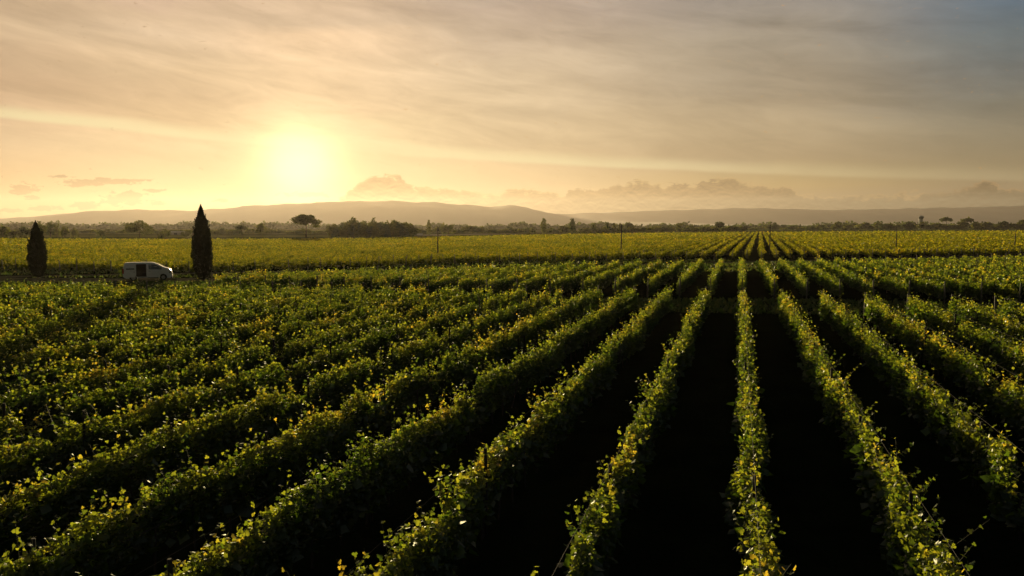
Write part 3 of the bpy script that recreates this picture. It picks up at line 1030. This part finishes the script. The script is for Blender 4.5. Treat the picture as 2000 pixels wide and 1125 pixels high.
# the tall group at the left edge, and the trees under it
for k, (x, y, w, b, kd) in enumerate([(84, 430, 17, 465, 'loose'), (99, 432, 14, 466, 'loose'), (112, 430, 14, 465.5, 'loose'), (127, 438, 16, 465.5, 'loose')]):
    tree(x, y, w, b, kd, 'broadleaf_tree', 'slender loose tree in the tall clump right of the far left cypress', 'tree', 'clump of slender trees')
for k, (x, y, w, b, kd) in enumerate([(-14, 440, 30, 466, 'bush'), (8, 440, 28, 466, 'bush'), (30, 445, 26, 467, 'bush'), (49, 442, 24, 465, 'round'), (66, 443, 24, 465, 'bush')]):
    tree(x, y, w, b, kd, 'broadleaf_tree', 'dark bushy tree in the row at the left edge', 'tree', 'bushy trees at the left edge')
# the grove
rgv = random.Random(4)
for k, x in enumerate([648, 662, 676, 690, 704, 718, 731, 744, 757, 770, 782, 794, 803]):
    ytop = [437, 429, 427, 425.5, 426, 424.5, 426, 427, 425.5, 428, 427, 430, 436][k] + rgv.uniform(-.8, .8)
    tree(x, ytop, rgv.uniform(23, 30), rgv.uniform(462.6, 463.8), 'bush' if k % 3 else 'round', 'broadleaf_tree', 'tree with its crown merged into the dense dark grove', 'tree', 'trees of the dense grove', stem=.5)
for k in range(14):
    x = 656 + k * 11.2
    tree(x, 440 + rgv.uniform(-3, 3), rgv.uniform(15, 21), 464.5 + rgv.uniform(-.3, .4), 'bush', 'shrub', 'understorey shrub along the foot of the dense grove', 'shrub', 'shrubs at the foot of the grove')
# treelines
segs = [('far_left', 150, 255, 449, 455.5, 12, 'tree in the low line between the two cypresses'),
        ('mid_left', 290, 395, 448.5, 456, 13, 'tree in the low line behind the white van'),
        ('after', 420, 470, 445, 459, 15, 'tree in the hazy line just right of the tall cypress'),
        ('sunny', 485, 660, 448.5, 456, 15, 'tree in the hazy line below the sun'),
        ('mid', 812, 1050, 444.5, 455.5, 13, 'tree in the low line between the grove and the poplars'),
        ('poplar', 1075, 1270, 442, 455.5, 13, 'tree in the line right of the poplars'),
        ('centre', 1290, 1460, 440.5, 453, 14, 'tree in the dark line left of the vanishing point'),
        ('right', 1470, 1690, 442, 448.6, 13, 'tree in the thin far line right of the vanishing point'),
        ('tower', 1675, 1880, 434.5, 448.3, 17, 'tree in the dark line around the water tower'),
        ('edge', 1880, 2060, 433.5, 448.8, 15, 'tree in the dark line at the right edge')]
for (nm, x0, x1, yt, yb, step, lab) in segs:
    x = x0
    rr_ = random.Random(nm)
    while x < x1:
        w = rr_.uniform(.9, 1.9) * step
        yt2 = yt + 1.2 + rr_.choice([-4.5, -2.5, 0, .8, 1.6, 2.2]) * (0.7 if yt < 441 else 1)
        kd = rr_.choice(['bush', 'bush', 'round', 'bush'])
        tree(x, yt2, w, yb + rr_.uniform(-.5, .6), kd, 'broadleaf_tree', lab, 'tree', lab.replace('tree in', 'trees in'), stem=0.3)
        x += step * rr_.uniform(.6, 1.05)
for x, y in ((1160, 437), (1186, 434.5), (1200, 436), (1212, 435.5), (1228, 434)):
    tree(x, y, 11 if x < 1220 else 18, 455, 'round', 'broadleaf_tree', 'taller tree standing out of the line right of the poplars', 'tree', 'taller trees right of the poplars')
for x, y in ((1655, 438), (1690, 433.5), (1715, 431.5), (1735, 436), (1995, 430), (1960, 432)):
    tree(x, y, 20, 448.4, 'round', 'broadleaf_tree', 'taller tree in the dark far line on the right', 'tree', 'taller trees on the right')

# a far-off wood that reads as one mass
pb = PB()
rw = np.random.RandomState(9)
n = 30000
X = rw.uniform(-1500, 1500, n); Y = rw.uniform(1270, 1340, n)
top = 6.0 + 1.2 * np.sin(X * .012) + 2.2 * np.sin(X * .045 + 1) + 1.6 * np.sin(X * .13) + 1.5 * np.sin(X * .31 + 2)
top += np.where(X < -450, 2 + 1 * np.sin(X * .01), 0)
P = np.stack([X, Y, top * rw.beta(1.2, 1.0, n)], 1)
leaves(pb, P, rw.uniform(2.2, 4.2, n), CARD, 0, None, (.1, .7), rw)
tag(link('distant_wood', pb.build('distant_wood', [M_TREE_B])), 'low dark wood along the horizon behind the trees', 'wood', kind='stuff')

# ------------------------------------------------------------------ thin poles along the edge of the far field
def pole(x, ytop, ybase, lean, label, r=.14):
    p = at(x, ybase)
    H = CAMZ + (440.0 - ytop) * p.y / F
    e = empty('timber_pole', tuple(p), 0, label, 'pole', 'thin timber poles along the road')
    bm = bmesh.new()
    tube_bm(bm, [(0, 0, -.2), (lean * .5 * H, .01, H * .5), (lean * H, 0, H)], [r, r * .85, r * .62], 8)
    link('shaft', bm_mesh('shaft', bm, M_POLE), e)
    bm = bmesh.new()
    tube_bm(bm, [(lean * H, 0, H - .02), (lean * H, 0, H + .05)], [r * .8, r * .3], 8)
    link('cap', bm_mesh('cap', bm, M_POLE), e)


pole(855, 444, 503, .012, 'thin dark pole standing below the right end of the grove')
pole(1213, 438, 496, .008, 'thin dark pole standing a little right of the two poplars')
pole(1503, 440, 497, -.004, 'thin dark pole standing among the far rows at their vanishing point')
pole(1750, 449, 491, .002, 'thin dark pole left of the water tower')
pole(1981, 451, 489, .03, 'thin leaning pole at the right edge')
pole(377, 447, 527, .03, 'thin leaning pole against the left side of the tall cypress', .05)

# ------------------------------------------------------------------ water tower
M_CONC = simple('tower_concrete', (.50, .52, .52), .8, noise=.1, scale=.4)
M_CONCD = simple('tower_dark', (.12, .13, .13), .8, noise=.1, scale=.4)
p = at(1798, 447.6); p = Vector((p.x * 1.02, p.y * 1.02, 0))
kx = p.y / F
H = CAMZ + 20 * kx
e = empty('water_tower', tuple(p), 0, 'pale water tower with a wider top rising above the trees on the right', 'water tower')
bm = bmesh.new()
for k in range(8):
    a = 2 * math.pi * k / 8; q = 3.3 * kx
    tube_bm(bm, [(q * .95 * math.cos(a), q * .95 * math.sin(a), 0), (q * .85 * math.cos(a), q * .85 * math.sin(a), H * .5), (q * .9 * math.cos(a), q * .9 * math.sin(a), H - 6.0 * kx)], [.75, .7, .7], 6)
link('columns', bm_mesh('columns', bm, M_CONC), e)
bm = bmesh.new()
tube_bm(bm, [(0, 0, 0), (0, 0, H - 6 * kx)], [2.1 * kx, 2.0 * kx], 16)
link('core_shaft', bm_mesh('core_shaft', bm, M_CONC), e)
bm = bmesh.new()
tube_bm(bm, [(0, 0, H - 8.5 * kx), (0, 0, H - 6 * kx), (0, 0, H - 3.6 * kx), (0, 0, H - 3.0 * kx)], [3.1 * kx, 4.4 * kx, 5.0 * kx, 4.6 * kx], 24)
link('tank', bm_mesh('tank', bm, M_CONCD), e)
bm = bmesh.new()
tube_bm(bm, [(0, 0, H - 3.0 * kx), (0, 0, H - 2.2 * kx), (0, 0, H - 1.2 * kx)], [3.8 * kx, 3.2 * kx, 1.2 * kx], 24)
tube_bm(bm, [(0, 0, H - 1.3 * kx), (0, 0, H)], [.8 * kx, .3 * kx], 8)
link('roof', bm_mesh('roof', bm, M_CONC), e)

# thin mast left of the tower
p = at(1764, 448)
e = empty('radio_mast', tuple(p), 0, 'very thin mast left of the water tower above the trees', 'mast')
bm = bmesh.new(); hm = CAMZ + 9 * p.y / F
tube_bm(bm, [(0, 0, 0), (0, 0, hm)], [.35, .2], 5)
for zz_ in (.93, .86): tube_bm(bm, [(-.9, 0, hm * zz_), (.9, 0, hm * zz_)], [.1, .1], 4)
link('mast_shaft', bm_mesh('mast_shaft', bm, M_CONCD), e)

# long low farm sheds
M_SHED = simple('shed_wall', (.42, .40, .36), .8, noise=.08, scale=.3)
M_SHEDR = simple('shed_roof', (.50, .48, .45), .6, noise=.1, scale=.5)
for (x, yb, wpx, hpx, lab) in ((343, 458, 26, 6.5, 'long low pale shed behind the shrubs left of the tall cypress'), (812, 459.5, 20, 3.0, 'low pale shed beside the right end of the grove')):
    p = at(x, yb); k_ = p.y / F; w = wpx * k_; h = hpx * k_
    e = empty('farm_shed', tuple(p), 0, lab, 'shed')
    bm = bmesh.new(); box_bm(bm, -w / 2, w / 2, 0, 9, 0, h * .62); link('wall', bm_mesh('wall', bm, M_SHED), e)
    bm = bmesh.new()
    v = [bm.verts.new(c) for c in ((-w / 2 - .4, -.5, h * .62 + .003), (w / 2 + .4, -.5, h * .62 + .003), (w / 2 + .4, 9.5, h * .62 + .003), (-w / 2 - .4, 9.5, h * .62 + .003), (-w / 2 - .4, 4.5, h), (w / 2 + .4, 4.5, h))]
    for f in ((0, 1, 5, 4), (2, 3, 4, 5), (0, 4, 3), (1, 2, 5), (3, 2, 1, 0)): bm.faces.new([v[i] for i in f])
    link('roof', bm_mesh('roof', bm, M_SHEDR), e)
    bm = bmesh.new(); box_bm(bm, -w * .12, w * .12, -.06, -.003, 0.02, h * .5); link('door', bm_mesh('door', bm, M_CONCD), e)

# ------------------------------------------------------------------ the van
def van():
    WHITE = simple('white_paint', (.62, .63, .66), .32, spec=.5, noise=.03, scale=2, coat=.4)
    GLASS = simple('dark_glass', (.02, .022, .025), .08, spec=.8, noise=.1)
    BLACK = simple('black_trim', (.02, .02, .02), .6, noise=.2)
    INNER = simple('grey_lining', (.05, .045, .04), .9, noise=.2)
    RUB = simple('rubber', (.015, .015, .015), .85, noise=.2)
    ALLOY = simple('steel_rim', (.35, .35, .36), .4, metal=.8, noise=.1)
    REDL = simple('red_lens', (.30, .01, .01), .2, noise=.1)
    LENS = simple('clear_lens', (.18, .18, .18), .3, spec=.4, noise=.1)
    a, b = at(246, 547), at(334, 547)
    mid = (a + b) / 2
    ang_ = math.atan2(mid.x, mid.y)              # bearing of the van from the camera
    L = 4.75
    # X = forward (to the right in the photo), Y = away from the camera
    e = empty('panel_van', (mid.x, mid.y, 0.0), -ang_ - R(3), 'white panel van with its side door slid open, parked between the two cypresses', 'van')

    def halfw(z):                                # the sides lean in above the belt line
        return .93 if z < 1.0 else .93 - .16 * ((z - 1.0) / .95) ** 1.5
    top = [(-2.36, .42), (-2.40, .70), (-2.38, 1.05), (-2.33, 1.55), (-2.26, 1.82), (-2.12, 1.93), (-1.6, 1.965), (-.4, 1.97), (.40, 1.95), (.66, 1.90), (.92, 1.79),
           (1.25, 1.60), (1.56, 1.42), (1.72, 1.37), (1.98, 1.30), (2.22, 1.16), (2.34, .98), (2.38, .66), (2.36, .40)]
    arch = lambda cx: [(cx + .38 * math.cos(t), .34 + .38 * math.sin(t)) for t in np.linspace(-.2, math.pi + .2, 13)]
    bottom = [(2.2, .26)] + arch(1.52) + [(.9, .24), (-.9, .24)] + arch(-1.42) + [(-2.1, .27)]
    outline = top + bottom
    hole = [(-1.12, .42), (-.12, .42), (-.12, 1.80), (-1.12, 1.80)]
    wfront = [(.10, 1.22), (1.32, 1.22), (1.40, 1.34), (1.02, 1.60), (.72, 1.76), (.10, 1.79)]

    def side(sgn, holes):
        bm = bmesh.new()
        loops = [[Vector((x, z, 0)) for x, z in outline]] + [[Vector((x, z, 0)) for x, z in h] for h in holes]
        # add intermediate points by slicing after tessellation
        tris = tessellate_polygon(loops)
        flat = [p for l in loops for p in l]
        vs = [bm.verts.new((p.x, 0, p.y)) for p in flat]
        for t in tris:
            try: bm.faces.new([vs[i] for i in t])
            except ValueError: pass
        for z in (1.0, 1.2, 1.4, 1.6, 1.75):
            bmesh.ops.bisect_plane(bm, geom=bm.verts[:] + bm.edges[:] + bm.faces[:], plane_co=(0, 0, z), plane_no=(0, 0, 1), dist=1e-4)
        for v in bm.verts: v.co.y = sgn * halfw(v.co.z) * (1 - .10 * max(0, (abs(v.co.x) - 1.75) / .65) ** 2)
        return bm
    bm = side(-1, [hole])                        # near side with the open doorway
    b2 = side(1, [])
    tmp = bpy.data.meshes.new('t'); b2.to_mesh(tmp); b2.free(); bm.from_mesh(tmp)
    # skin over the top, nose and tail between the sides
    prev = None
    for x, z in top:
        w = halfw(z) * (1 - .10 * max(0, (abs(x) - 1.75) / .65) ** 2)
        cur = [bm.verts.new((x + (.05 if x > 1.8 else (-.03 if x < -2 else 0)) * (1 - (q / 4 - 1) ** 2 * 1), (q / 4 - 1) * w, z + (.03 * (1 - (q / 4 - 1) ** 2) if z > 1.2 else 0))) for q in range(9)]
        if prev:
            for q in range(8): bm.faces.new((prev[q], prev[q + 1], cur[q + 1], cur[q])).smooth = True
        prev = cur
    bmesh.ops.remove_doubles(bm, verts=bm.verts, dist=.004)
    link('body', bm_mesh('body', bm, WHITE), e)
    # load space lining seen through the doorway
    bm = bmesh.new()
    z0, z1, x0, x1, y0, y1 = .41, 1.86, -2.1, -.05, -.74, .74
    v = [bm.verts.new(c) for c in ((x0, y0, z0), (x1, y0, z0), (x1, y1, z0), (x0, y1, z0), (x0, y0 + .0, z1), (x1, y0, z1), (x1, y1, z1), (x0, y1, z1))]
    for f in ((0, 1, 2, 3), (4, 5, 6, 7), (1, 2, 6, 5), (2, 3, 7, 6), (3, 0, 4, 7)): bm.faces.new([v[i] for i in f])
    link('lining', bm_mesh('lining', bm, INNER), e)
    bm = bmesh.new(); box_bm(bm, -.55, -.12, -.10, .65, .45, .80); box_bm(bm, -.24, -.12, -.10, .65, .80, 1.40, .9)
    link('seat', bm_mesh('seat', bm, BLACK, .03), e)

    def panel(name, pts, mat, off, thick=.012, parent=e):
        """outline on the near side, standing off the skin"""
        bm = bmesh.new()
        f1 = [bm.verts.new((x, -halfw(z) - off - thick, z)) for x, z in pts]
        f0 = [bm.verts.new((x, -halfw(z) - off, z)) for x, z in pts]
        bm.faces.new(f1); bm.faces.new(list(reversed(f0)))
        n_ = len(pts)
        for i in range(n_): bm.faces.new((f0[i], f0[(i + 1) % n_], f1[(i + 1) % n_], f1[i]))
        return link(name, bm_mesh(name, bm, mat), parent)
    dr = panel('sliding_door', [(-2.18, .40), (-1.20, .40), (-1.16, .6), (-1.16, 1.72), (-1.22, 1.82), (-2.12, 1.82), (-2.18, 1.74)], WHITE, .035, .035)
    panel('window', [(-2.08, 1.24), (-1.28, 1.24), (-1.28, 1.36), (-2.08, 1.36)], GLASS, .074, .006, dr)
    panel('window', wfront, GLASS, .003)
    cd = panel('cab_door', [(.0, .46), (1.06, .46), (1.10, .70), (1.30, .78), (1.46, .80), (1.46, 1.18), (.0, 1.18)], WHITE, .006, .010)
    panel('handle', [(.10, 1.02), (.28, 1.02), (.28, 1.06), (.10, 1.06)], BLACK, .020, .025, cd)
    panel('handle', [(-1.36, .95), (-1.22, .95), (-1.22, .99), (-1.36, .99)], BLACK, .074, .025, dr)
    panel('door_rail', [(-2.3, 1.085), (-1.14, 1.085), (-1.14, 1.11), (-2.3, 1.11)], BLACK, .003, .012)
    panel('side_sill', [(-.95, .25), (1.05, .25), (1.05, .36), (-.95, .36)], BLACK, .004, .02)
    # windscreen
    bm = bmesh.new()
    q = [(.86, 1.80), (1.54, 1.41)]
    vs = []
    for (x, z), w in zip(q, (.70, .80)):
        for y in (-w, w): vs.append(bm.verts.new((x + .035, y, z + .045)))
        for y in (-w, w): vs.append(bm.verts.new((x + .02, y, z + .025)))
    for f in ((0, 1, 5, 4), (2, 6, 7, 3), (0, 4, 6, 2), (1, 3, 7, 5), (0, 2, 3, 1), (4, 5, 7, 6)): bm.faces.new([vs[i] for i in f])
    link('windscreen', bm_mesh('windscreen', bm, GLASS), e)
    for nm, xs, z0, z1, mt in (('front_bumper', (2.22, 2.44), .26, .52, BLACK), ('rear_bumper', (-2.48, -2.3), .28, .50, BLACK), ('grille', (2.30, 2.415), .66, .80, BLACK)):
        bm = bmesh.new(); box_bm(bm, xs[0], xs[1], -.82, .82, z0, z1); link(nm, bm_mesh(nm, bm, mt, .03), e)
    for sg in (-1, 1):
        bm = bmesh.new(); box_bm(bm, 2.10, 2.37, sg * .80 - .10, sg * .80 + .10, .76, 1.0, .85); link('headlight', bm_mesh('headlight', bm, LENS, .02), e)
        bm = bmesh.new(); box_bm(bm, -2.45, -2.30, sg * .85 - .06, sg * .85 + .06, .80, 1.35); link('tail_light', bm_mesh('tail_light', bm, REDL, .02), e)
        bm = bmesh.new(); box_bm(bm, 1.26, 1.38, sg * 1.06 - .10, sg * 1.06 + .10, 1.20, 1.44); tube_bm(bm, [(1.32, sg * .86, 1.22), (1.32, sg * 1.0, 1.26)], [.03, .03], 6)
        link('wing_mirror', bm_mesh('wing_mirror', bm, BLACK), e)
        for cx in (1.52, -1.42):
            w = empty('wheel', (cx, sg * .80, .325)); w.parent = e
            bm = bmesh.new()
            prof = [(-.10, .20), (-.105, .29), (-.08, .325), (.08, .325), (.105, .29), (.10, .20)]
            ring = []
            for k in range(28):
                t = 2 * math.pi * k / 28
                ring.append([bm.verts.new((r_ * math.cos(t), y, r_ * math.sin(t))) for y, r_ in prof])
            for k in range(28):
                for q_ in range(5): bm.faces.new((ring[k][q_], ring[k][q_ + 1], ring[(k + 1) % 28][q_ + 1], ring[(k + 1) % 28][q_])).smooth = True
            link('tyre', bm_mesh('tyre', bm, RUB), w)
            bm = bmesh.new()
            tube_bm(bm, [(0, -.085, 0), (0, .085, 0)], [.205, .205], 24)
            tube_bm(bm, [(0, -.10, 0), (0, .10, 0)], [.06, .06], 10)
            link('rim', bm_mesh('rim', bm, ALLOY), w)


van()

# ------------------------------------------------------------------ mountains
def ridge(name, Yc, pts, seed, label, depth=1500):
    xs = np.linspace(-1.1, 1.1, 340) * 7600
    px = 1000 + xs / Yc * F
    hp = np.interp(px, [q[0] for q in pts], [q[1] for q in pts])
    Hc = CAMZ + (440.0 - hp) * Yc / F
    rng = np.random.RandomState(seed)
    rows = 26
    V = []
    def fb(x, y):
        v = 0
        for k, (f_, a_) in enumerate(((.0011, 1), (.0027, .5), (.006, .25), (.013, .12))):
            v += a_ * np.sin(x * f_ + k * 1.7 + seed) * np.cos(y * f_ * 1.3 + k * 2.1 + x * f_ * .4)
        return v
    for j in range(rows):
        u = j / (rows - 1) * 2 - 1
        y = Yc + u * depth
        env = (1 - abs(u)) ** .85
        z = Hc * env * (1 + .28 * fb(xs, y) * (1 - env) ** .5 * 1.0)
        # small roughness of the skyline
        z += env * 3.0 * (np.sin(xs * .021 + seed) + .6 * np.sin(xs * .053 + 2) + .4 * np.sin(xs * .11))
        V.append(np.stack([xs, np.full_like(xs, y), np.maximum(z, -.5) - .4], 1))
    V = np.concatenate(V); n = len(xs)
    Fc = [(j * n + i, j * n + i + 1, (j + 1) * n + i + 1, (j + 1) * n + i) for j in range(rows - 1) for i in range(n - 1)]
    m = simple(name + '_hazed_forest', (.09, .12, .15), .95, noise=.3, scale=.004)  # forest with the blue-grey of distant haze put into its base colour
    o = link(name, mesh_from(name, V, Fc, m, True))
    tag(o, label, 'mountains', kind='structure')


ridge('mountains', 6000, [(-900, 436), (-300, 432), (0, 427), (90, 422), (150, 415), (200, 410.5), (280, 408), (340, 410), (400, 409.5), (500, 401), (560, 398), (650, 393.5),
                          (700, 392), (770, 390), (850, 393), (905, 397), (945, 401), (1000, 399), (1030, 404), (1060, 413), (1120, 424), (1200, 432), (1400, 438), (3000, 438)], 2,
      'long low mountain ridge below the setting sun')
ridge('mountains', 7600, [(-900, 436), (300, 436), (700, 428), (1000, 420), (1150, 415), (1300, 410), (1450, 407), (1600, 411), (1750, 407), (1900, 402), (2000, 398), (2200, 398), (3000, 405)], 5,
      'faint grey ridge fading into the haze on the right', 1300)

# ------------------------------------------------------------------ haze
bm = bmesh.new()
box_bm(bm, -9600, 9600, -500, 9700, -1.5, 345)
hm_, t, out = new_mat('haze')
pv = t.n('ShaderNodeVolumePrincipled')
pv.inputs['Color'].default_value = (.93, .83, .79, 1)
pv.inputs['Density'].default_value = 0.000038
pv.inputs['Anisotropy'].default_value = 0.55
t.link(pv.outputs[0], out.inputs['Volume'])
o = link('haze', bm_mesh('haze', bm, hm_))
tag(o, 'thin warm evening haze over the plain', 'haze', kind='stuff')
